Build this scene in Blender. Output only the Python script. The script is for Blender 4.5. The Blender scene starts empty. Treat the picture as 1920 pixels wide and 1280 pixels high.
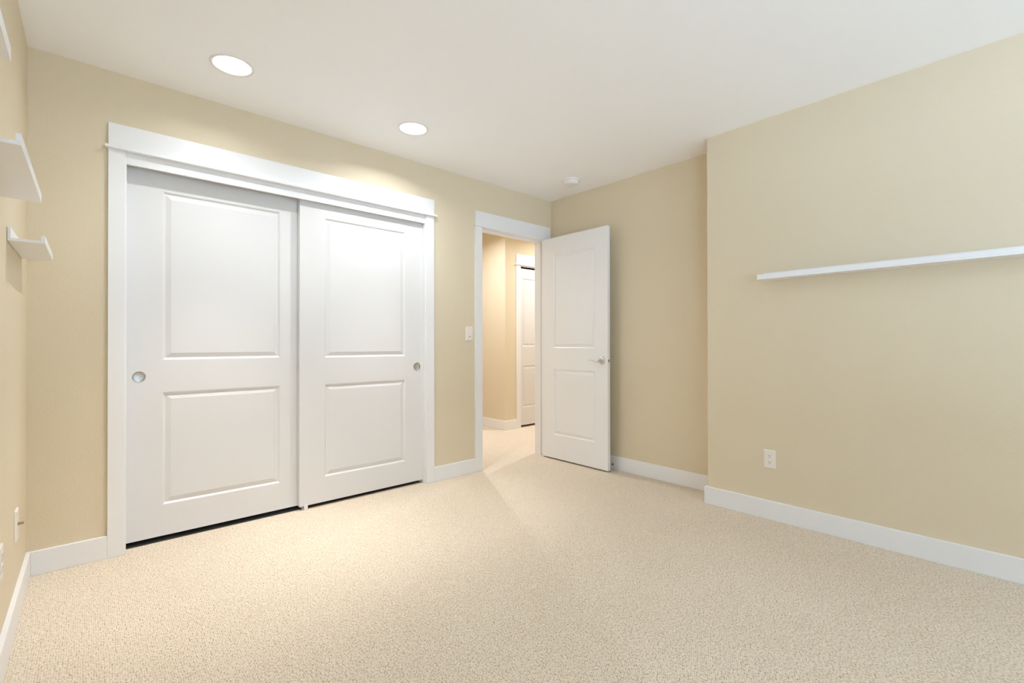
import bpy, bmesh, math
from mathutils import Matrix, Vector
from math import pi, sin, cos

S = bpy.context.scene
COL = S.collection

# ---------------------------------------------------------------- camera
cam_data = bpy.data.cameras.new('camera')
cam = bpy.data.objects.new('camera', cam_data)
COL.objects.link(cam)
CR = Vector((0.7415687, -0.6708751, -0.0015579))
CU = Vector((-0.0021246, -0.0046707, 0.9999868))
CF = Vector((0.6708736, 0.7415556, 0.0048890))
cam.matrix_world = Matrix(((CR.x, CU.x, -CF.x, 0.22036), (CR.y, CU.y, -CF.y, -3.08299),
                           (CR.z, CU.z, -CF.z, 1.06469), (0, 0, 0, 1)))
cam_data.sensor_fit = 'HORIZONTAL'
cam_data.sensor_width = 36
cam_data.lens = 872.301 * 36 / 1920
cam_data.clip_start = 0.02
S.camera = cam

# ---------------------------------------------------------------- colour management, light
S.view_settings.view_transform = 'Standard'
S.view_settings.look = 'None'
S.view_settings.exposure = 0.20
S.view_settings.gamma = 1.0
S.view_settings.use_curve_mapping = False
S.cycles.max_bounces = 16
S.cycles.diffuse_bounces = 12
S.cycles.use_denoising = True

SKY = 1.0            # sky light let in by the windows added behind the camera
CAN_A = 2.6         # downlight by the left wall: wide part
CAN_B = 6.9         # downlight over the right closet door: wide part
BEAM_A = 25.0        # beams
BEAM_B = 16.0
FLOOD_A = 4.6       # medium cones of the two lamps
FLOOD_B = 2.5
REAR_FILL = 8.0  # added lights behind the camera
HALL_FILL = 22.0  # unseen lights added to brighten the hall
WARM = (0.93, 0.97, 1.0)
BEAMC = (1.0, 0.93, 0.90)
HALLC = (0.93, 0.95, 1.0)

UPLIGHT = 6.7         # made-up uplight below the horizon, added to brighten the ceiling
SKYC = (0.50, 0.75, 1.0)
UPLIGHTC = (0.58, 0.765, 1.0)
world = bpy.data.worlds.new('daylight')
S.world = world
world.use_nodes = True
_nt = world.node_tree
bg = _nt.nodes['Background']
_tc = _nt.nodes.new('ShaderNodeTexCoord')
_sep = _nt.nodes.new('ShaderNodeSeparateXYZ')
_cmp = _nt.nodes.new('ShaderNodeMath')
_cmp.operation = 'GREATER_THAN'
_cmp.inputs[1].default_value = 0.0
_mix = _nt.nodes.new('ShaderNodeMix')
_mix.data_type = 'RGBA'
_mix.inputs['A'].default_value = (*[c * UPLIGHT for c in UPLIGHTC], 1)
_mix.inputs['B'].default_value = (*[c * SKY for c in SKYC], 1)
_nt.links.new(_tc.outputs['Generated'], _sep.inputs[0])
_nt.links.new(_sep.outputs['Z'], _cmp.inputs[0])
_nt.links.new(_cmp.outputs[0], _mix.inputs['Factor'])
_nt.links.new(_mix.outputs['Result'], bg.inputs['Color'])
bg.inputs['Strength'].default_value = 1.0

H = 2.44             # ceiling height
W = 3.5236           # right end wall
BX, BY = 3.2795, -1.649   # projecting wall: face and corner
YR = -6.0            # wall behind the camera
BH = 0.112           # baseboard height
T = 0.016            # board thickness
WX0, WX1, WZ0, WZ1 = 0.35, 2.85, 0.6, 2.2   # added window behind the camera
VY0, VY1 = -5.5, -3.7                         # added window in the left wall, behind the camera


def lamp(name, kind, loc, energy, color, **kw):
    d = bpy.data.lights.new(name, kind)
    d.energy = energy
    d.color = color
    for k, v in kw.items():
        setattr(d, k, v)
    o = bpy.data.objects.new(name, d)
    o.location = loc
    COL.objects.link(o)
    return o


portal = lamp('added_window_portal', 'AREA', ((WX0 + WX1) / 2, YR - 0.13, (WZ0 + WZ1) / 2), 1, (1, 1, 1),
              shape='RECTANGLE', size=WX1 - WX0, size_y=WZ1 - WZ0)
portal.rotation_euler = (pi / 2, 0, 0)
portal.data.cycles.is_portal = True  # guides sky light through the added rear window

portal2 = lamp('added_side_window_portal', 'AREA', (-0.14, (VY0 + VY1) / 2, (WZ0 + WZ1) / 2), 1, (1, 1, 1),
               shape='RECTANGLE', size=WZ1 - WZ0, size_y=VY1 - VY0)
portal2.rotation_euler = (0, -pi / 2, 0)
portal2.data.cycles.is_portal = True  # guides sky light through the added side window

# ---------------------------------------------------------------- materials


def material(name, color, rough=0.5, metallic=0.0, spec=0.5):
    m = bpy.data.materials.new(name)
    m.use_nodes = True
    b = m.node_tree.nodes['Principled BSDF']
    b.inputs['Base Color'].default_value = (*color, 1)
    b.inputs['Roughness'].default_value = rough
    b.inputs['Metallic'].default_value = metallic
    b.inputs['Specular IOR Level'].default_value = spec
    return m


def N(m, kind, **kw):
    n = m.node_tree.nodes.new(kind)
    for k, v in kw.items():
        setattr(n, k, v)
    return n


def link(m, a, b):
    m.node_tree.links.new(a, b)


def objcoord(m):
    g = N(m, 'ShaderNodeNewGeometry')
    return g.outputs['Position']


def painted_wall(name, color, bump=0.65, scale=230.0):
    m = material(name, color, 0.6, spec=0.3)
    b = m.node_tree.nodes['Principled BSDF']
    pos = objcoord(m)
    n1 = N(m, 'ShaderNodeTexNoise')
    n1.inputs['Scale'].default_value = scale
    n1.inputs['Detail'].default_value = 2.0
    link(m, pos, n1.inputs['Vector'])
    n2 = N(m, 'ShaderNodeTexNoise')
    n2.inputs['Scale'].default_value = scale * 0.35
    n2.inputs['Detail'].default_value = 1.0
    link(m, pos, n2.inputs['Vector'])
    mx = N(m, 'ShaderNodeMath', operation='ADD')
    link(m, n1.outputs['Fac'], mx.inputs[0])
    link(m, n2.outputs['Fac'], mx.inputs[1])
    bp = N(m, 'ShaderNodeBump')
    bp.inputs['Strength'].default_value = bump
    bp.inputs['Distance'].default_value = 0.0012
    link(m, mx.outputs[0], bp.inputs['Height'])
    link(m, bp.outputs['Normal'], b.inputs['Normal'])
    return m


def carpet_material():
    m = material('loop_carpet', (0.6, 0.5, 0.4), 0.95, spec=0.05)
    b = m.node_tree.nodes['Principled BSDF']
    pos = objcoord(m)
    # slight wander of the rows
    wn = N(m, 'ShaderNodeTexNoise')
    wn.inputs['Scale'].default_value = 9.0
    link(m, pos, wn.inputs['Vector'])
    wsub = N(m, 'ShaderNodeVectorMath', operation='SUBTRACT')
    link(m, wn.outputs['Color'], wsub.inputs[0])
    wsub.inputs[1].default_value = (0.5, 0.5, 0.5)
    wscl = N(m, 'ShaderNodeVectorMath', operation='SCALE')
    link(m, wsub.outputs[0], wscl.inputs[0])
    wscl.inputs['Scale'].default_value = 0.008
    wadd = N(m, 'ShaderNodeVectorMath', operation='ADD')
    link(m, pos, wadd.inputs[0])
    link(m, wscl.outputs[0], wadd.inputs[1])
    mp = N(m, 'ShaderNodeVectorMath', operation='MULTIPLY')
    sep = N(m, 'ShaderNodeSeparateXYZ')
    link(m, wadd.outputs[0], sep.inputs[0])
    sh = N(m, 'ShaderNodeMath', operation='MULTIPLY_ADD')      # rows of loops run a little skew to the walls
    link(m, sep.outputs[0], sh.inputs[0])
    sh.inputs[1].default_value = -0.47
    link(m, sep.outputs[1], sh.inputs[2])
    cmb = N(m, 'ShaderNodeCombineXYZ')
    link(m, sep.outputs[0], cmb.inputs[0])
    link(m, sh.outputs[0], cmb.inputs[1])
    link(m, cmb.outputs[0], mp.inputs[0])
    mp.inputs[1].default_value = (1 / 0.0064, 1 / 0.0068, 0.0)
    v = N(m, 'ShaderNodeTexVoronoi')
    v.voronoi_dimensions = '2D'
    v.inputs['Scale'].default_value = 1.0
    v.inputs['Randomness'].default_value = 0.55
    link(m, mp.outputs[0], v.inputs['Vector'])
    inv = N(m, 'ShaderNodeMath', operation='SUBTRACT')
    inv.inputs[0].default_value = 1.0
    link(m, v.outputs['Distance'], inv.inputs[1])
    fn = N(m, 'ShaderNodeTexNoise')
    fn.inputs['Scale'].default_value = 420.0
    fn.inputs['Detail'].default_value = 3.0
    link(m, pos, fn.inputs['Vector'])
    fa = N(m, 'ShaderNodeMath', operation='MULTIPLY_ADD')
    link(m, fn.outputs['Fac'], fa.inputs[0])
    fa.inputs[1].default_value = 0.35
    link(m, inv.outputs[0], fa.inputs[2])
    bp = N(m, 'ShaderNodeBump')
    bp.inputs['Strength'].default_value = 0.75
    bp.inputs['Distance'].default_value = 0.003
    link(m, fa.outputs[0], bp.inputs['Height'])
    link(m, bp.outputs['Normal'], b.inputs['Normal'])
    # yarn colour varies a little from loop to loop, shade between the loops is painted in
    wn2 = N(m, 'ShaderNodeTexWhiteNoise')
    wn2.noise_dimensions = '2D'
    link(m, v.outputs['Position'], wn2.inputs['Vector'])
    r1 = N(m, 'ShaderNodeValToRGB')
    r1.color_ramp.elements[0].position = 0.0
    r1.color_ramp.elements[0].color = (*CARPET_A, 1)
    r1.color_ramp.elements[1].position = 1.0
    r1.color_ramp.elements[1].color = (*CARPET_B, 1)
    link(m, wn2.outputs['Value'], r1.inputs['Fac'])
    r2 = N(m, 'ShaderNodeValToRGB')
    r2.color_ramp.elements[0].position = 0.42
    r2.color_ramp.elements[0].color = (1, 1, 1, 1)
    r2.color_ramp.elements[1].position = 0.72
    r2.color_ramp.elements[1].color = (0.50, 0.45, 0.38, 1)
    link(m, v.outputs['Distance'], r2.inputs['Fac'])
    mul = N(m, 'ShaderNodeMix', data_type='RGBA', blend_type='MULTIPLY')
    mul.inputs['Factor'].default_value = 1.0
    link(m, r1.outputs['Color'], mul.inputs['A'])
    link(m, r2.outputs['Color'], mul.inputs['B'])
    # soft broad wear
    bn = N(m, 'ShaderNodeTexNoise')
    bn.inputs['Scale'].default_value = 1.6
    bn.inputs['Detail'].default_value = 3.0
    link(m, pos, bn.inputs['Vector'])
    r3 = N(m, 'ShaderNodeValToRGB')
    r3.color_ramp.elements[0].position = 0.3
    r3.color_ramp.elements[0].color = (0.96, 0.95, 0.94, 1)
    r3.color_ramp.elements[1].position = 0.7
    r3.color_ramp.elements[1].color = (1, 1, 1, 1)
    link(m, bn.outputs['Fac'], r3.inputs['Fac'])
    mul2 = N(m, 'ShaderNodeMix', data_type='RGBA', blend_type='MULTIPLY')
    mul2.inputs['Factor'].default_value = 1.0
    link(m, mul.outputs['Result'], mul2.inputs['A'])
    link(m, r3.outputs['Color'], mul2.inputs['B'])
    link(m, mul2.outputs['Result'], b.inputs['Base Color'])
    return m


CARPET_A = (0.69, 0.597, 0.475)
CARPET_B = (0.80, 0.705, 0.58)
M_WALL = painted_wall("tan_wall_paint", (0.705, 0.615, 0.455))
M_CEIL = painted_wall("white_ceiling_paint", (0.915, 0.93, 0.955), 0.15, 120)
M_TRIM = material("white_trim_paint", (0.80, 0.805, 0.815), 0.35)
M_DOOR = material("white_door_paint", (0.715, 0.71, 0.71), 0.4)
M_DOOR_LIFTED = material("white_door_paint_lifted", (0.82, 0.825, 0.835), 0.4)  # same door paint lightened, to stand in for light missing on the open door
M_SHELF = material("white_foil", (0.83, 0.84, 0.86), 0.35)
M_CARPET = carpet_material()
M_NICKEL = material('satin_nickel', (0.62, 0.60, 0.57), 0.28, 1.0)
M_DARKMETAL = material('dark_bronze', (0.16, 0.13, 0.10), 0.4, 1.0)
M_STEEL = material('zinc_track', (0.45, 0.45, 0.46), 0.4, 1.0)
M_BRASS = material('dull_brass', (0.42, 0.33, 0.20), 0.4, 1.0)
M_PLATE = material("almond_plastic", (0.82, 0.77, 0.71), 0.3)
M_WPLAST = material('white_plastic', (0.78, 0.775, 0.77), 0.35)
M_HOLE = material('dark_slot', (0.03, 0.025, 0.02), 0.8)
M_RUBBER = material('white_rubber', (0.75, 0.74, 0.72), 0.7)
M_GAP_SHADE = material('door_gap_shade', (0.10, 0.085, 0.07), 0.9)  # near black: shade of the gap under the closet doors, put into the colour
M_LENS = material('glowing_lens', (0.9, 0.9, 0.88), 0.4)
_b = M_LENS.node_tree.nodes['Principled BSDF']
_b.inputs['Emission Color'].default_value = (1.0, 0.95, 0.88, 1)
_b.inputs['Emission Strength'].default_value = 3.0
M_GLASS = material('window_glass', (1, 1, 1), 0.0)
_b = M_GLASS.node_tree.nodes['Principled BSDF']
_b.inputs['Transmission Weight'].default_value = 1.0
_b.inputs['IOR'].default_value = 1.0
_b.inputs['Specular IOR Level'].default_value = 0.0

# ---------------------------------------------------------------- mesh helpers


class MB:
    """collects solids and links them as one mesh object"""

    def __init__(self, M=None):
        self.bm = bmesh.new()
        self.M = M or Matrix.Identity(4)

    def box(self, x0, x1, y0, y1, z0, z1, bev=0.0, seg=2):
        b = bmesh.new()
        bmesh.ops.create_cube(b, size=1)
        for v in b.verts:
            v.co = Vector(((x0 + x1) / 2 + v.co.x * (x1 - x0), (y0 + y1) / 2 + v.co.y * (y1 - y0),
                           (z0 + z1) / 2 + v.co.z * (z1 - z0)))
        if bev:
            bmesh.ops.bevel(b, geom=b.edges[:], offset=bev, segments=seg, affect='EDGES', profile=0.5)
        self._merge(b)
        return self

    def _merge(self, b):
        b.transform(self.M)
        me = bpy.data.meshes.new('tmp')
        b.to_mesh(me)
        b.free()
        self.bm.from_mesh(me)
        bpy.data.meshes.remove(me)

    def quad(self, *pts):
        vs = [self.bm.verts.new(self.M @ Vector(p)) for p in pts]
        self.bm.faces.new(vs)

    def prism(self, outline, axis, a, b_, bev=0.0):
        """outline: list of 2D points; axis: extrusion axis"""
        b = bmesh.new()

        def P(u, v, w):
            return {'x': (w, u, v), 'y': (u, w, v), 'z': (u, v, w)}[axis]
        lo = [b.verts.new(P(u, v, a)) for u, v in outline]
        hi = [b.verts.new(P(u, v, b_)) for u, v in outline]
        n = len(outline)
        b.faces.new(lo)
        b.faces.new(hi[::-1])
        for i in range(n):
            b.faces.new((lo[i], hi[i], hi[(i + 1) % n], lo[(i + 1) % n]))
        bmesh.ops.recalc_face_normals(b, faces=b.faces[:])
        if bev:
            bmesh.ops.bevel(b, geom=b.edges[:], offset=bev, segments=2, affect='EDGES', profile=0.5)
        self._merge(b)
        return self

    def lathe(self, prof, c, axis='z', n=48, cap=True):
        """prof: list of (radius, height along axis)"""
        b = bmesh.new()
        ax = {'x': Matrix.Rotation(pi / 2, 4, 'Y'), 'y': Matrix.Rotation(-pi / 2, 4, 'X'),
              'z': Matrix.Identity(4)}[axis]
        rings = []
        for r, h in prof:
            if r < 1e-6:
                rings.append([b.verts.new((0, 0, h))])
            else:
                rings.append([b.verts.new((r * cos(2 * pi * i / n), r * sin(2 * pi * i / n), h)) for i in range(n)])
        for A, B in zip(rings, rings[1:]):
            for i in range(n):
                j = (i + 1) % n
                if len(A) == 1 and len(B) > 1:
                    b.faces.new((A[0], B[j], B[i]))
                elif len(B) == 1 and len(A) > 1:
                    b.faces.new((A[i], A[j], B[0]))
                elif len(A) > 1:
                    b.faces.new((A[i], A[j], B[j], B[i]))
        bmesh.ops.recalc_face_normals(b, faces=b.faces[:])
        b.transform(Matrix.Translation(Vector(c)) @ ax)
        self._merge(b)
        return self

    def tube(self, pts, radii, n=16, flat=1.0):
        """swept tube through pts; flat squashes the section vertically"""
        b = bmesh.new()
        P = [Vector(p) for p in pts]
        if not isinstance(radii, (list, tuple)):
            radii = [radii] * len(P)
        rings = []
        up0 = Vector((0, 0, 1))
        for i, p in enumerate(P):
            t = (P[min(i + 1, len(P) - 1)] - P[max(i - 1, 0)]).normalized()
            u = up0 if abs(t.z) < 0.9 else Vector((0, 1, 0))
            s = t.cross(u).normalized()
            w = s.cross(t).normalized()
            rings.append([b.verts.new(p + (s * cos(2 * pi * k / n) + w * flat * sin(2 * pi * k / n)) * radii[i])
                          for k in range(n)])
        for A, B in zip(rings, rings[1:]):
            for k in range(n):
                j = (k + 1) % n
                b.faces.new((A[k], A[j], B[j], B[k]))
        b.faces.new(rings[0][::-1])
        b.faces.new(rings[-1])
        bmesh.ops.recalc_face_normals(b, faces=b.faces[:])
        self._merge(b)
        return self

    def build(self, name, mat, parent=None, smooth=False):
        me = bpy.data.meshes.new(name)
        self.bm.to_mesh(me)
        self.bm.free()
        me.materials.append(mat)
        if smooth:
            for p in me.polygons:
                p.use_smooth = True
            try:
                me.set_sharp_from_angle(angle=math.radians(35))
            except Exception:
                pass
        o = bpy.data.objects.new(name, me)
        COL.objects.link(o)
        if parent:
            o.parent = parent
            o.matrix_parent_inverse = parent.matrix_world.inverted()
        return o


def empty(name, loc):
    o = bpy.data.objects.new(name, None)
    o.empty_display_size = 0.05
    o.location = loc
    o.matrix_world = Matrix.Translation(Vector(loc))
    COL.objects.link(o)
    return o


def tag(o, label, cat, group=None, kind=None):
    o['label'] = label
    o['category'] = cat
    if group:
        o['group'] = group
    if kind:
        o['kind'] = kind
    return o


def struct(o, label, cat):
    return tag(o, label, cat, kind='structure')


def sheet_with_holes(bm_builder, us, vs, holes, P, n=48):
    """grid sheet; a cell that contains a hole centre gets a round hole. P maps (u,v) to a point"""
    us, vs = sorted(set(us)), sorted(set(vs))
    for i in range(len(us) - 1):
        for j in range(len(vs) - 1):
            u0, u1, v0, v1 = us[i], us[i + 1], vs[j], vs[j + 1]
            hit = None
            for (cu, cv, r) in holes:
                if u0 < cu < u1 and v0 < cv < v1:
                    hit = (cu, cv, r)
            if not hit:
                bm_builder.quad(P(u0, v0), P(u1, v0), P(u1, v1), P(u0, v1))
                continue
            cu, cv, r = hit
            inner, outer = [], []
            for k in range(n):
                a = 2 * pi * (k + 0.5) / n + pi / 4 - pi / n
                c, s = cos(a), sin(a)
                t = min(((u1 - cu) if c > 0 else (cu - u0)) / max(abs(c), 1e-9),
                        ((v1 - cv) if s > 0 else (cv - v0)) / max(abs(s), 1e-9))
                inner.append((cu + r * c, cv + r * s))
                outer.append((cu + t * c, cv + t * s))
            for k in range(n):
                q = (k + 1) % n
                bm_builder.quad(P(*inner[k]), P(*outer[k]), P(*outer[q]), P(*inner[q]))


# ---------------------------------------------------------------- door leaf
RINGS = [(0.0, 0.0), (0.004, 0.0015), (0.0105, 0.0075), (0.0135, 0.0085), (0.0165, 0.0080), (0.0385, 0.0015)]


def door_leaf(name, w, h, t, xl, xr, panels, mat, M, hole=None, parent=None, back=True, rings=RINGS):
    """leaf in local space: x 0..w, front face at y=0 looking to -y, back at y=t, z 0..h
    panels: list of (z0, z1); hole: (x, z, r) finger pull bore in the front face"""
    mb = MB(M)
    ch = 0.0015
    for side in ((0, 1) if back else (0,)):
        def P(x, z, d=0.0):
            e = ch if (x < 1e-6 or x > w - 1e-6 or z < 1e-6 or z > h - 1e-6) else 0.0
            y = (e + d) if side == 0 else (t - e - d)
            return (x, y, z)
        us = [0, ch, xl, xr, w - ch, w]
        vs = [0, ch, h - ch, h]
        for z0, z1 in panels:
            vs += [z0, z1]
        if hole and side == 0:
            hx, hz, hr = hole
            us += [hx - hr - 0.01, hx + hr + 0.01]
            vs += [hz - hr - 0.01, hz + hr + 0.01]
        us, vs = sorted(set(us)), sorted(set(vs))
        for i in range(len(us) - 1):
            for j in range(len(vs) - 1):
                u0, u1, v0, v1 = us[i], us[i + 1], vs[j], vs[j + 1]
                cu, cv = (u0 + u1) / 2, (v0 + v1) / 2
                if xl < cu < xr and any(a < cv < b for a, b in panels):
                    continue
                if hole and side == 0 and abs(cu - hx) < hr and abs(cv - hz) < hr:
                    sheet_with_holes(mb, [u0, u1], [v0, v1], [(hx, hz, hr)], P)
                    continue
                mb.quad(P(u0, v0), P(u1, v0), P(u1, v1), P(u0, v1))
        for z0, z1 in panels:
            prev = None
            for off, d in rings:
                c = [P(xl + off, z0 + off, d), P(xr - off, z0 + off, d), P(xr - off, z1 - off, d), P(xl + off, z1 - off, d)]
                if prev:
                    for k in range(4):
                        q = (k + 1) % 4
                        mb.quad(prev[k], prev[q], c[q], c[k])
                prev = c
            mb.quad(*prev)
    if not back:
        mb.quad((0, t - ch, 0), (w, t - ch, 0), (w, t - ch, h), (0, t - ch, h))
    y0, y1 = ch, t - ch
    mb.quad((0, y0, 0), (0, y1, 0), (0, y1, h), (0, y0, h))
    mb.quad((w, y0, 0), (w, y1, 0), (w, y1, h), (w, y0, h))
    mb.quad((0, y0, 0), (w, y0, 0), (w, y1, 0), (0, y1, 0))
    mb.quad((0, y0, h), (w, y0, h), (w, y1, h), (0, y1, h))
    bmesh.ops.remove_doubles(mb.bm, verts=mb.bm.verts[:], dist=0.00005)
    bmesh.ops.recalc_face_normals(mb.bm, faces=mb.bm.faces[:])
    return mb.build(name, mat, parent)


# ================================================================ SETTING
WT = 0.12            # closet wall thickness
# openings in the closet wall
CX0, CX1, CZ = 0.345, 2.118, 2.052     # closet rough opening
EX0, EX1, EZ = 2.655, 3.438, 2.058     # bedroom door rough opening

# floor of room, hall and closet
floor = MB()
floor.quad((-0.1, YR - 0.1, 0), (6.2, YR - 0.1, 0), (6.2, 0.057, 0), (-0.1, 0.057, 0))
floor.quad((2.40, 0.057, 0), (6.2, 0.057, 0), (6.2, 3.3, 0), (2.40, 3.3, 0))
floor = struct(floor.build('floor', M_CARPET), 'beige looped wall to wall carpet', 'floor')

fc = MB().box(-0.1, 2.40, 0.057, 0.82, -0.02, -0.004)  # dark sheet that paints the shade below the sliding doors
struct(fc.build('floor_closet', M_GAP_SHADE), 'closet floor coloured dark as the shade under the sliding doors', 'floor')

CANS = [(0.735, -0.459), (1.743, -0.461)]
ADDED_REAR_CANS = [(0.735, -4.6), (1.743, -4.6)]  # out of view, added for more light
LR = 0.083
ADDED_HALL_CANS = [(3.25, 1.15), (4.75, 0.55)]  # unseen fixtures, added to light the hall
HH = 2.60            # the hall is a little taller
cb = MB()
us, vs = [-0.1, 6.2], [YR - 0.1, 0.06]
allcans = CANS + ADDED_REAR_CANS
for x, y in allcans:
    us += [x - 0.1, x + 0.1]
    vs += [y - 0.1, y + 0.1]
sheet_with_holes(cb, us, vs, [(x, y, LR) for x, y in allcans], lambda u, v: (u, v, H))
bmesh.ops.remove_doubles(cb.bm, verts=cb.bm.verts[:], dist=0.0001)
for f in cb.bm.faces:
    if f.normal.z > 0:
        f.normal_flip()
cb2 = MB()
us, vs = [-0.1, 6.2], [0.06, 3.3]
for x, y in ADDED_HALL_CANS:
    us += [x - 0.1, x + 0.1]
    vs += [y - 0.1, y + 0.1]
sheet_with_holes(cb2, us, vs, [(x, y, LR) for x, y in ADDED_HALL_CANS], lambda u, v: (u, v, HH))
bmesh.ops.remove_doubles(cb2.bm, verts=cb2.bm.verts[:], dist=0.0001)
for f in cb2.bm.faces:
    if f.normal.z > 0:
        f.normal_flip()
struct(cb2.build('ceiling_hall', M_CEIL), 'white ceiling of the hall', 'ceiling')
ceiling = struct(cb.build('ceiling', M_CEIL), 'smooth white ceiling', 'ceiling')

wl = MB().box(-0.12, 0, VY1, 0.82, 0, H + 0.16).box(-0.12, 0, YR - 0.12, VY0, 0, H + 0.1)
wl.box(-0.12, 0, VY0, VY1, 0, WZ0).box(-0.12, 0, VY0, VY1, WZ1, H + 0.1)
wall_left = struct(wl.build('wall_left', M_WALL), 'tan wall on the left with three picture ledges', 'wall')

wb = MB()
wb.box(-0.0, CX0, 0, WT, 0, HH)
wb.box(CX0, CX1, 0, WT, CZ, HH)
wb.box(CX1, EX0, 0, WT, 0, HH)
wb.box(EX0, EX1, 0, WT, EZ, HH)
wb.box(EX1, W + 2.6, 0, WT, 0, HH)
wall_back = struct(wb.build('wall_back', M_WALL), 'tan wall holding the closet and the bedroom doorway', 'wall')

wr = MB()
wr.box(W, W + 0.12, BY, 0, 0, H)
wr.prism([(W + 0.12, BY), (BX + 0.006, BY), (BX + 0.0018, BY - 0.0018), (BX, BY - 0.006),
          (BX, YR - 0.12), (W + 0.12, YR - 0.12)], 'z', 0, H)
wall_right = struct(wr.build('wall_right', M_WALL), 'tan wall on the right with a projecting near part', 'wall')

wf = MB()
wf.box(0, WX0, YR - 0.12, YR, 0, H)
wf.box(WX1, BX, YR - 0.12, YR, 0, H)
wf.box(WX0, WX1, YR - 0.12, YR, 0, WZ0)
wf.box(WX0, WX1, YR - 0.12, YR, WZ1, H)
wall_front = struct(wf.build('wall_front', M_WALL), 'tan wall behind the camera with an added window', 'wall')

# closet shell behind the sliding doors
cs = MB()
cs.box(0, 2.45, 0.74, 0.82, 0, HH)
cs.box(2.37, 2.45, WT, 0.74, 0, HH)
wall_closet = struct(cs.build('wall_closet', M_WALL), 'tan closet interior behind the sliding doors', 'wall')

# hall walls
HX, HY = 4.0109, 1.2305
hw = MB()
hw.box(2.37, 2.45, 0.82, 2.9, 0, HH)            # far left
hw.box(2.37, HX, 2.9, 3.0, 0, HH)               # far end
hw.box(HX, HX + 0.1, HY + 0.1, 2.9, 0, HH)      # side facing the doorway
DX0, DX1, DZ = 4.262, 5.07, 2.046
hw.box(HX, DX0, HY, HY + 0.1, 0, HH)
hw.box(DX0, DX1, HY, HY + 0.1, DZ, HH)
hw.box(DX1, 6.0, HY, HY + 0.1, 0, HH)
hw.box(6.0, 6.1, 0, HY + 0.1, 0, HH)
wall_hall = struct(hw.build('wall_hall', M_WALL), 'peach tan hall walls beyond the open doorway', 'wall')
cl2 = MB()
cl2.box(DX0 - 0.1, DX1 + 0.1, HY + 0.6, HY + 0.65, 0, HH)
cl2.box(DX0 - 0.15, DX0 - 0.1, HY + 0.1, HY + 0.65, 0, HH)
cl2.box(DX1 + 0.1, DX1 + 0.15, HY + 0.1, HY + 0.65, 0, HH)
wall_hc = struct(cl2.build('wall_hall_closet', M_WALL), 'inside of the hall closet behind its folding door', 'wall')


def base(name, label, segs):
    mb = MB()
    for (x0, x1, y0, y1) in segs:
        mb.box(x0, x1, y0, y1, 0, BH, 0.002)
    return struct(mb.build(name, M_TRIM), label, 'baseboard')


base('baseboard_left', 'white baseboard along the left wall', [(0, T, YR, 0)])
base('baseboard_back', 'white baseboard beside the closet and the doorway',
     [(T, 0.2813, -T, 0), (2.1877, 2.5905, -T, 0), (3.4955, W - T, -T, 0)])
base('baseboard_right', 'white baseboard along the right walls',
     [(W - T, W, BY + T, -0.0), (BX - T, BX, YR, BY + T), (BX, W - T, BY, BY + T)])
base('baseboard_hall', 'white baseboard around the hall corner',
     [(HX - T, HX, HY - T, 2.9), (HX, 4.195, HY - T, HY), (3.4955 + 0.1, 5.9, WT, WT + T)])
base('baseboard_front', 'white baseboard under the added window', [(T, BX - T, YR, YR + T)])

# closet casing
CW0, CW1 = 0.2813, 2.1877
tc = empty('trim_1', (1.2345, 0, 0))
struct(tc, 'white casing and header around the sliding closet doors', 'door casing')
MB().box(CW0, 0.3475, -T, 0, 0, 2.047, 0.0015).build('side_casing', M_TRIM, tc)
MB().box(2.1165, CW1, -T, 0, 0, 2.047, 0.0015).build('side_casing', M_TRIM, tc)
MB().box(CW0, CW1, -T, 0, 2.060, 2.1765, 0.0015).build('header_board', M_TRIM, tc)
MB().box(CW0 - 0.014, CW1 + 0.017, -0.034, 0, 2.046, 2.061, 0.003).build('bead_strip', M_TRIM, tc)
MB().box(0.345, 0.3535, -0.003, WT + 0.002, 0, 2.046, 0.0008).build('jamb', M_TRIM, tc)
MB().box(2.1115, 2.118, -0.003, WT + 0.002, 0, 2.046, 0.0008).build('jamb', M_TRIM, tc)
MB().box(0.3535, 2.1115, -0.003, 0.012, 1.986, 2.046, 0.0008).build('top_valance', M_TRIM, tc)
MB().box(0.3535, 2.1115, 0.012, WT + 0.002, 2.036, 2.052).build('head_jamb', M_TRIM, tc)
MB().box(0.3535, 2.1115, 0.028, 0.114, 2.026, 2.036).build('sliding_track', M_STEEL, tc)

# bedroom door casing
te = empty('trim_2', (3.043, 0, 0))
struct(te, 'white casing and header around the open bedroom doorway', 'door casing')
EW0, EW1 = 2.5905, 3.4955
MB().box(EW0, 2.6607, -T, 0, 0, 2.047, 0.0015).build('side_casing', M_TRIM, te)
MB().box(3.4325, EW1, -T, 0, 0, 2.047, 0.0015).build('side_casing', M_TRIM, te)
MB().box(EW0, EW1, -T, 0, 2.060, 2.1765, 0.0015).build('header_board', M_TRIM, te)
MB().box(EW0 - 0.013, EW1 + 0.013, -0.026, 0, 2.047, 2.060, 0.003).build('bead_strip', M_TRIM, te)
jl = MB().box(2.655, 2.668, -0.002, WT + 0.002, 0, 2.047, 0.0008).box(2.668, 2.680, 0.040, 0.075, 0, 2.035, 0.001)
jl = jl.build('jamb', M_TRIM, te)
MB().box(3.426, 3.438, -0.002, WT + 0.002, 0, 2.047, 0.0008).box(3.414, 3.426, 0.040, 0.075, 0, 2.035, 0.001).build('jamb', M_TRIM, te)
MB().box(2.655, 3.438, -0.002, WT + 0.002, 2.047, 2.058, 0.0008).box(2.668, 3.426, 0.040, 0.075, 2.035, 2.047, 0.001).build('head_jamb', M_TRIM, te)
MB().box(2.6672, 2.6695, -0.0025, 0.034, 0.892, 0.962, 0.0005).build('strike_plate', M_DARKMETAL, te)
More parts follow.
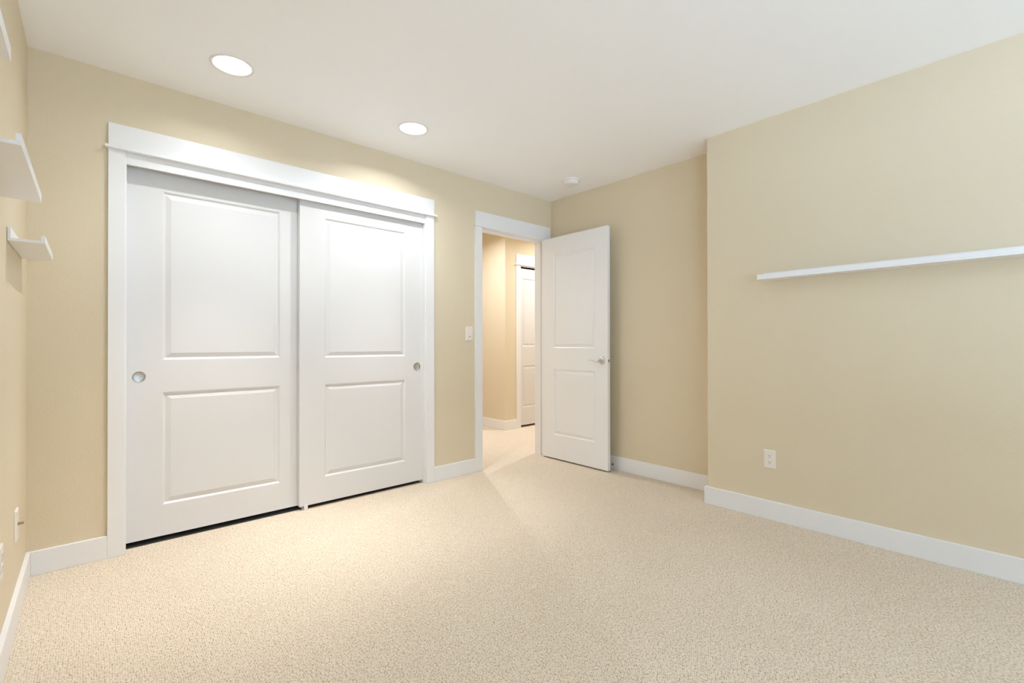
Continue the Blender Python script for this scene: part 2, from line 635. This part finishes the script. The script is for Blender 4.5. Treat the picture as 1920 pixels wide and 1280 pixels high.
# hall side casing of the same doorway
MB().box(EW0, 2.6607, WT, WT + T, 0, 2.047, 0.0015).build('side_casing', M_TRIM, te)
MB().box(3.4325, 3.503, WT, WT + T, 0, 2.047, 0.0015).build('side_casing', M_TRIM, te)
MB().box(EW0, 3.503, WT, WT + T, 2.047, 2.165, 0.0015).build('header_board', M_TRIM, te)

# hall closet casing
th = empty('trim_3', (4.66, HY, 0))
struct(th, 'white casing and header of the hall closet', 'door casing')
MB().box(4.195, 4.262, HY - T, HY, 0, 2.060, 0.0015).build('side_casing', M_TRIM, th)
MB().box(5.07, 5.137, HY - T, HY, 0, 2.060, 0.0015).build('side_casing', M_TRIM, th)
MB().box(4.195, 5.137, HY - T, HY, 2.073, 2.200, 0.0015).build('header_board', M_TRIM, th)
MB().box(4.178, 5.154, HY - 0.028, HY, 2.060, 2.073, 0.003).build('bead_strip', M_TRIM, th)
MB().box(4.262, 5.07, HY - 0.002, HY + 0.1, 2.046, 2.060, 0.0008).build('head_jamb', M_TRIM, th)

# ---------------------------------------------------------------- doors
PW = 0.903
DCL0 = 0.3535


def pull(parent, x, y, z):
    r = 0.0295
    MB().lathe([(0.0, 0.0098), (0.020, 0.0098), (0.0245, 0.0085), (0.0262, 0.0060), (0.0268, 0.0),
                (0.0275, -0.0016), (0.0295, -0.0016), (0.0303, 0.0)], (x, y, z), 'y').build('finger_pull', M_NICKEL, parent, smooth=True)


d1 = door_leaf('door_1', PW, 1.995, 0.035, 0.155, 0.155 + 0.597, [(0.167, 0.780), (0.955, 1.875)], M_DOOR,
               Matrix.Translation((DCL0, 0.074, 0.024)), hole=(0.0555, 0.869, 0.0268))
struct(d1, 'left white sliding closet door, set behind the right one', 'sliding door')
pull(d1, DCL0 + 0.0555, 0.074, 0.893)
DCR0 = 2.1115 - PW
d2 = door_leaf('door_2', PW, 1.995, 0.035, 0.157, 0.157 + 0.597, [(0.164, 0.776), (0.9495, 1.8755)], M_DOOR,
               Matrix.Translation((DCR0, 0.032, 0.024)), hole=(2.0603 - DCR0, 0.869, 0.0268))
struct(d2, 'right white sliding closet door, in front of the left one', 'sliding door')
pull(d2, 2.0603, 0.032, 0.893)

# bedroom door, open at a right angle: local x -> world -y, local -y (front) -> world -x
MD = Matrix(((0, 1, 0, 3.382), (-1, 0, 0, -0.0112), (0, 0, 1, 0.013), (0, 0, 0, 1)))
d3 = door_leaf('door_3', 0.753, 2.030, 0.035, 0.142, 0.142 + 0.482, [(0.216, 0.818), (1.012, 1.874)], M_DOOR_LIFTED, MD)
struct(d3, 'white two panel bedroom door standing open at a right angle', 'door')


def lever(side):
    s = -1 if side == 0 else 1
    fx = 3.382 if side == 0 else 3.417
    y0, z0 = -0.7075, 0.9225
    mb = MB()
    mb.lathe([(0.0, 0.014 * s), (0.012, 0.014 * s), (0.020, 0.0125 * s), (0.0285, 0.008 * s), (0.0325, 0.003 * s), (0.0335, 0.0)],
             (fx, y0, z0), 'x')
    rose = mb.build('rose_plate', M_NICKEL, None, smooth=True)
    mb = MB()
    mb.tube([(fx + 0.010 * s, y0, z0), (fx + 0.030 * s, y0, z0), (fx + 0.042 * s, y0, z0)], [0.0115, 0.0105, 0.0100], 20)
    pts, rad = [], []
    L = 0.112
    for i in range(25):
        t = i / 24
        yy = y0 - 0.006 + L * t
        zz = z0 + 0.0065 * sin(-2 * pi * (t * 0.88 + 0.02)) * (0.9 if t < .5 else 1.05) - 0.002 * t
        xx = fx + (0.048 - 0.004 * t) * s
        pts.append((xx, yy, zz))
        rad.append(0.0098 - 0.0048 * min(1, t * 2.2) if t < 0.9 else 0.0050 - 0.002 * (t - 0.9) * 10)
    mb.tube(pts, rad, 16, 0.8)
    lv = mb.build('lever_handle', M_NICKEL, None, smooth=True)
    for o in (rose, lv):
        o.parent = d3
    return rose


lever(0)
lever(1)
lt = MB()
lt.lathe([(0.0, -0.0012), (0.0110, -0.0012), (0.0118, 0.0004)], (3.3995, -0.7642, 0.9225), 'y', 32)
lt.build('latch_plate', M_DARKMETAL, d3, smooth=True)
lt = MB()
lt.prism([(3.3935, -0.7650), (3.4055, -0.7650), (3.4055, -0.7690), (3.3965, -0.7760), (3.3935, -0.7750)], 'z', 0.9165, 0.9285, 0.0008)
lt.build('latch_bolt', M_NICKEL, d3)
for hz in (0.24, 1.02, 1.78):
    hb = MB().tube([(3.4225, -0.004, hz - 0.045), (3.4225, -0.004, hz + 0.045)], 0.0058, 14)
    hb.box(3.4185, 3.4215, -0.05, -0.006, hz - 0.045, hz + 0.045)
    hb.build('hinge', M_NICKEL, d3, smooth=True)

# hall closet folding door
d4 = empty('door_4', (4.666, HY + 0.03, 0))
struct(d4, 'white folding hall closet door seen through the doorway', 'folding door')
for k, x0 in enumerate((4.265, 4.668)):
    door_leaf('folding_leaf', 0.400, 2.004, 0.032, 0.050, 0.350, [(0.225, 0.760), (1.005, 1.880)], M_DOOR,
              Matrix.Translation((x0, HY + 0.012, 0.024)), parent=d4)

# ---------------------------------------------------------------- windows added behind the camera to light the room
wn = empty('added_window_1', ((WX0 + WX1) / 2, YR, WZ0))
struct(wn, 'added white framed window behind the camera', 'window')
f = MB()
f.box(WX0, WX0 + 0.05, YR - 0.10, YR - 0.03, WZ0, WZ1, 0.002)
f.box(WX1 - 0.05, WX1, YR - 0.10, YR - 0.03, WZ0, WZ1, 0.002)
f.box(WX0 + 0.05, WX1 - 0.05, YR - 0.10, YR - 0.03, WZ0, WZ0 + 0.05, 0.002)
f.box(WX0 + 0.05, WX1 - 0.05, YR - 0.10, YR - 0.03, WZ1 - 0.05, WZ1, 0.002)
f.box((WX0 + WX1) / 2 - 0.025, (WX0 + WX1) / 2 + 0.025, YR - 0.10, YR - 0.03, WZ0 + 0.05, WZ1 - 0.05, 0.002)
f.build('window_frame', M_TRIM, wn)
MB().box(WX0 + 0.05, WX1 - 0.05, YR - 0.068, YR - 0.064, WZ0 + 0.05, WZ1 - 0.05).build('pane', M_GLASS, wn)
f = MB()
f.box(WX0 - 0.07, WX0, YR, YR + T, WZ0, WZ1, 0.0015)
f.box(WX1, WX1 + 0.07, YR, YR + T, WZ0, WZ1, 0.0015)
f.box(WX0 - 0.07, WX1 + 0.07, YR, YR + T, WZ1, WZ1 + 0.12, 0.0015)
f.build('window_casing', M_TRIM, wn)
MB().box(WX0 - 0.09, WX1 + 0.09, YR, YR + 0.05, WZ0 - 0.022, WZ0, 0.003).build('window_sill', M_TRIM, wn)

wn2 = empty('added_window_2', (0, (VY0 + VY1) / 2, WZ0))  # made up, lets side light into the room
struct(wn2, 'added white framed window in the left wall behind the camera', 'window')
f = MB()
f.box(-0.10, -0.03, VY0, VY0 + 0.05, WZ0, WZ1, 0.002)
f.box(-0.10, -0.03, VY1 - 0.05, VY1, WZ0, WZ1, 0.002)
f.box(-0.10, -0.03, VY0 + 0.05, VY1 - 0.05, WZ0, WZ0 + 0.05, 0.002)
f.box(-0.10, -0.03, VY0 + 0.05, VY1 - 0.05, WZ1 - 0.05, WZ1, 0.002)
f.box(-0.10, -0.03, (VY0 + VY1) / 2 - 0.025, (VY0 + VY1) / 2 + 0.025, WZ0 + 0.05, WZ1 - 0.05, 0.002)
f.build('window_frame', M_TRIM, wn2)
MB().box(-0.068, -0.064, VY0 + 0.05, VY1 - 0.05, WZ0 + 0.05, WZ1 - 0.05).build('pane', M_GLASS, wn2)
f = MB()
f.box(0, T, VY0 - 0.07, VY0, WZ0, WZ1, 0.0015)
f.box(0, T, VY1, VY1 + 0.07, WZ0, WZ1, 0.0015)
f.box(0, T, VY0 - 0.07, VY1 + 0.07, WZ1, WZ1 + 0.12, 0.0015)
f.build('window_casing', M_TRIM, wn2)
MB().box(0, 0.05, VY0 - 0.09, VY1 + 0.09, WZ0 - 0.022, WZ0, 0.003).build('window_sill', M_TRIM, wn2)

# ================================================================ THINGS
# recessed downlights


def downlight(x, y, label, wide, beam, col, group, beam_angle=58, flood=0, H=H):
    e = empty('recessed_light', (x, y, H))
    tag(e, label, 'ceiling light', group)
    MB().lathe([(LR - 0.004, 0.012), (LR - 0.001, 0.0), (LR + 0.001, -0.0035), (LR + 0.004, -0.005),
                (LR + 0.011, -0.004), (LR + 0.0145, 0.0)], (x, y, H), 'z', 64).build('trim_ring', M_WPLAST, e, smooth=True)
    MB().lathe([(0.0, 0.003), (LR * 0.6, 0.005), (LR - 0.003, 0.010)], (x, y, H), 'z', 64).build('lens', M_LENS, e, smooth=True)
    MB().lathe([(LR, 0.0), (LR, 0.11), (0.0, 0.11)], (x, y, H + 0.0005), 'z', 48).build('housing', M_STEEL, e)
    a = lamp('lamp_glow', 'AREA', (x, y, H - 0.006), wide, col, shape='DISK', size=0.055)
    a.data.spread = math.radians(150)
    a.parent = e
    a.matrix_parent_inverse = e.matrix_world.inverted()
    if beam:
        b = lamp('lamp_beam', 'SPOT', (x, y, H - 0.008), beam * 4, BEAMC, spot_size=math.radians(beam_angle), spot_blend=1.0,
                 shadow_soft_size=0.05)
        b.parent = e
        b.matrix_parent_inverse = e.matrix_world.inverted()
    if flood:
        b = lamp('lamp_flood', 'SPOT', (x, y, H - 0.008), flood * 4, WARM, spot_size=math.radians(118), spot_blend=1.0,
                 shadow_soft_size=0.02)
        b.parent = e
        b.matrix_parent_inverse = e.matrix_world.inverted()
    return e


downlight(*CANS[0], 'round recessed ceiling light nearest the left wall, glowing white', CAN_A, BEAM_A, WARM, 'recessed ceiling lights in front of the closet', flood=FLOOD_A)
downlight(*CANS[1], 'round recessed ceiling light above the right closet door', CAN_B, BEAM_B, WARM, 'recessed ceiling lights in front of the closet', flood=FLOOD_B)
for i, (x, y) in enumerate(ADDED_REAR_CANS):  # added out of view to help light the room
    downlight(x, y, ('added unseen ceiling light behind the camera near the left wall', 'added unseen ceiling light behind the camera mid room')[i],
              REAR_FILL, 0, (0.9, 0.97, 1.0), 'added ceiling lights behind the camera')
downlight(*ADDED_HALL_CANS[0], 'added unseen hall ceiling light before the hall corner', HALL_FILL, 0, HALLC, 'added hall ceiling lights', H=HH)
downlight(*ADDED_HALL_CANS[1], 'added unseen hall ceiling light in front of the hall closet', HALL_FILL * 0.8, 0, HALLC, 'added hall ceiling lights', H=HH)

# smoke detector
sx, sy = 3.215, -0.515
e = empty('smoke_detector', (sx, sy, H))
tag(e, 'small round white smoke detector on the ceiling above the open door', 'smoke detector')
MB().lathe([(0.0, -0.012), (0.072, -0.012), (0.078, -0.010), (0.080, 0.0)], (sx, sy, H), 'z').build('mounting_base', M_WPLAST, e, smooth=True)
MB().lathe([(0.0, -0.036), (0.036, -0.040), (0.048, -0.038), (0.058, -0.033), (0.065, -0.024), (0.067, -0.0115)], (sx, sy, H), 'z').build('cover', M_WPLAST, e, smooth=True)
MB().lathe([(0.0365, -0.0408), (0.0335, -0.0375), (0.0305, -0.0408)], (sx, sy, H), 'z').build('vent_ring', M_WPLAST, e, smooth=True)
MB().lathe([(0.0, -0.002), (0.0022, -0.002), (0.0022, 0.0)], (sx - 0.036, sy - 0.028, H - 0.0365), 'z', 12).build('status_light', M_HOLE, e)

# picture ledges


def ledge(y0, y1, zb, depth, side, label, group):
    """side 'L': on the left wall; 'R': on the projecting right wall"""
    xw = 0.0 if side == 'L' else BX
    s = 1 if side == 'L' else -1
    e = empty('picture_ledge', (xw, (y0 + y1) / 2, zb))
    tag(e, label, 'shelf', group)
    x_ = lambda a: xw + s * a

    def bx(a, b, z0, z1, nm):
        xa, xb = sorted((x_(a), x_(b)))
        MB().box(xa, xb, y0, y1, z0, z1, 0.0008).build(nm, M_SHELF, e)
    bx(0.0012, 0.0100, zb + 0.0095, zb + 0.048, 'back_rail')
    bx(0.0012, depth, zb, zb + 0.0095, 'shelf_board')
    bx(depth - 0.0105, depth, zb + 0.0095, zb + 0.0285, 'front_lip')
    return e


ledge(-0.690, -0.215, 1.4305, 0.0955, 'L', 'lowest white picture ledge on the left wall, nearest the closet corner', 'white picture ledges stepped up the left wall')
ledge(-1.468, -0.862, 1.5420, 0.0955, 'L', 'white picture ledge halfway up the steps of ledges on the left wall', 'white picture ledges stepped up the left wall')
ledge(-2.270, -1.668, 1.6535, 0.0955, 'L', 'highest white picture ledge at the top left corner', 'white picture ledges stepped up the left wall')
ledge(-3.160, -2.005, 1.4455, 0.110, 'R', 'long white picture ledge on the right wall', None)


# wall plates: local frame: u along wall, n out of the wall
def frame(side, u, z):
    if side == 'R':      # face looks to -x ; u = y (decreasing to the right in view)
        return Matrix(((0, -1, 0, BX), (-1, 0, 0, u), (0, 0, 1, z), (0, 0, 0, 1))) @ Matrix.Identity(4)
    if side == 'L':      # face looks to +x
        return Matrix(((0, 1, 0, 0), (1, 0, 0, u), (0, 0, 1, z), (0, 0, 0, 1)))
    return Matrix(((1, 0, 0, u), (0, -1, 0, 0), (0, 0, 1, z), (0, 0, 0, 1)))   # back wall, looks to -y


def plate_mesh(M, w=0.070, h=0.114, t=0.006):
    mb = MB(M)
    b = bmesh.new()
    bmesh.ops.create_cube(b, size=1)
    for v in b.verts:
        k = 0.0045 if v.co.y > 0 else 0.0
        v.co = Vector(((w / 2 - k) * (1 if v.co.x > 0 else -1), t if v.co.y > 0 else 0.0002, (h / 2 - k) * (1 if v.co.z > 0 else -1)))
    bmesh.ops.bevel(b, geom=b.edges[:], offset=0.0008, segments=2, affect='EDGES')
    mb._merge(b)
    return mb


def outlet(side, u, z, label, group):
    M = frame(side, u, z)
    e = empty('power_outlet', M.translation)
    tag(e, label, 'outlet', group)
    plate_mesh(M).build('cover_plate', M_PLATE, e)
    for dz in (0.0195, -0.0195):
        mb = MB(M)
        pr = []
        for i in range(40):
            a = 2 * pi * i / 40
            pr.append((0.0172 * cos(a), dz + max(-0.0142, min(0.0142, 0.0172 * sin(a)))))
        mb.prism(pr, 'y', 0.0055, 0.0075, 0.0)
        rc = mb.build('receptacle', M_PLATE, e)
        sl = MB(M)
        sl.box(-0.0075, -0.0055, 0.0070, 0.0078, dz - 0.001, dz + 0.008)
        sl.box(0.0055, 0.0075, 0.0070, 0.0078, dz + 0.0, dz + 0.0075)
        sl.lathe([(0.0, 0.0078), (0.0026, 0.0078), (0.0026, 0.0070)], (0, 0, dz - 0.0075), 'y', 16)
        so = sl.build('contact_slots', M_HOLE, rc)
    MB(M).lathe([(0.0, 0.0072), (0.002, 0.0070), (0.0028, 0.0058)], (0, 0, 0), 'y', 16).build('screw', M_PLATE, e, smooth=True)
    return e


outlet('R', -2.0355, 0.3625, 'almond double power outlet on the right wall below the long ledge', 'double power outlets')
outlet('L', -0.832, 0.352, 'double power outlet at the left photo edge, low on the left wall', 'double power outlets')

# coaxial cable plate on the left wall
M = frame('L', -0.405, 0.353)
e = empty('cable_wall_plate', M.translation)
tag(e, 'almond wall plate with a brass cable connector, low on the left wall by the corner', 'wall plate')
plate_mesh(M, 0.076, 0.124, 0.007).build('cover_plate', M_PLATE, e)
cx = MB(M)
cx.lathe([(0.0068, 0.0065), (0.0068, 0.0105), (0.0050, 0.0107), (0.0048, 0.0230), (0.0035, 0.0235), (0.0, 0.0225)], (0, 0, 0.004), 'y', 6)
cx.build('cable_connector', M_BRASS, e)
for dz in (0.044, -0.044):
    MB(M).lathe([(0.0, 0.0082), (0.002, 0.0080), (0.0030, 0.0068)], (0, 0, dz), 'y', 16).build('screw', M_PLATE, e, smooth=True)

# light switch
M = frame('B', 2.5335, 1.1490)
e = empty('light_switch', M.translation)
tag(e, 'almond rocker light switch between the closet and the doorway', 'light switch')
plate_mesh(M, 0.071, 0.114, 0.006).build('cover_plate', M_PLATE, e)
MB(M).box(-0.0165, 0.0165, 0.0055, 0.0075, -0.033, 0.033, 0.0006).build('switch_frame', M_PLATE, e)
MB(M).prism([(0.0072, -0.020), (0.0078, -0.020), (0.0105, 0.0), (0.0078, 0.029), (0.0072, 0.029)], 'x', -0.0125, 0.0125, 0.0004).build('rocker', M_PLATE, e)
MB(M).box(-0.011, 0.011, 0.0070, 0.0082, -0.0265, -0.0235, 0.0002).build('slide_control', M_HOLE, e)

# spring door stop on the right end wall's baseboard
e = empty('door_stop', (W - T, -0.722, 0.040))
tag(e, 'small metal spring door stop on the baseboard behind the open door', 'door stop')
xb = W - T
MB().lathe([(0.0, 0.0), (0.009, 0.0), (0.009, -0.004), (0.0055, -0.009)], (xb, -0.722, 0.040), 'x', 24).build('mount', M_DARKMETAL, e, smooth=True)
pts = []
for i in range(0, 14 * 12 + 1):
    a = 2 * pi * i / 12
    pts.append((xb - 0.006 - 0.058 * i / (14 * 12), -0.722 + 0.0045 * cos(a), 0.040 + 0.0045 * sin(a)))
MB().tube(pts, 0.0012, 6).build('spring', M_NICKEL, e, smooth=True)
MB().lathe([(0.0, -0.074), (0.006, -0.073), (0.0072, -0.066), (0.0072, -0.060), (0.0, -0.060)], (xb, -0.722, 0.040), 'x', 24).build('tip', M_RUBBER, e, smooth=True)

# floor guide between the sliding doors
g = MB()
g.box(1.2340, 1.2560, 0.0282, 0.1117, 0.0, 0.010)
g.box(1.2335, 1.2565, 0.020, 0.0285, 0.0, 0.036, 0.0015)
g.box(1.2335, 1.2565, 0.0680, 0.0728, 0.0, 0.036, 0.001)
g.box(1.2335, 1.2565, 0.1115, 0.118, 0.0, 0.036, 0.001)
tag(g.build('door_guide', M_WPLAST), 'small white plastic floor guide where the two closet doors overlap', 'door guide')
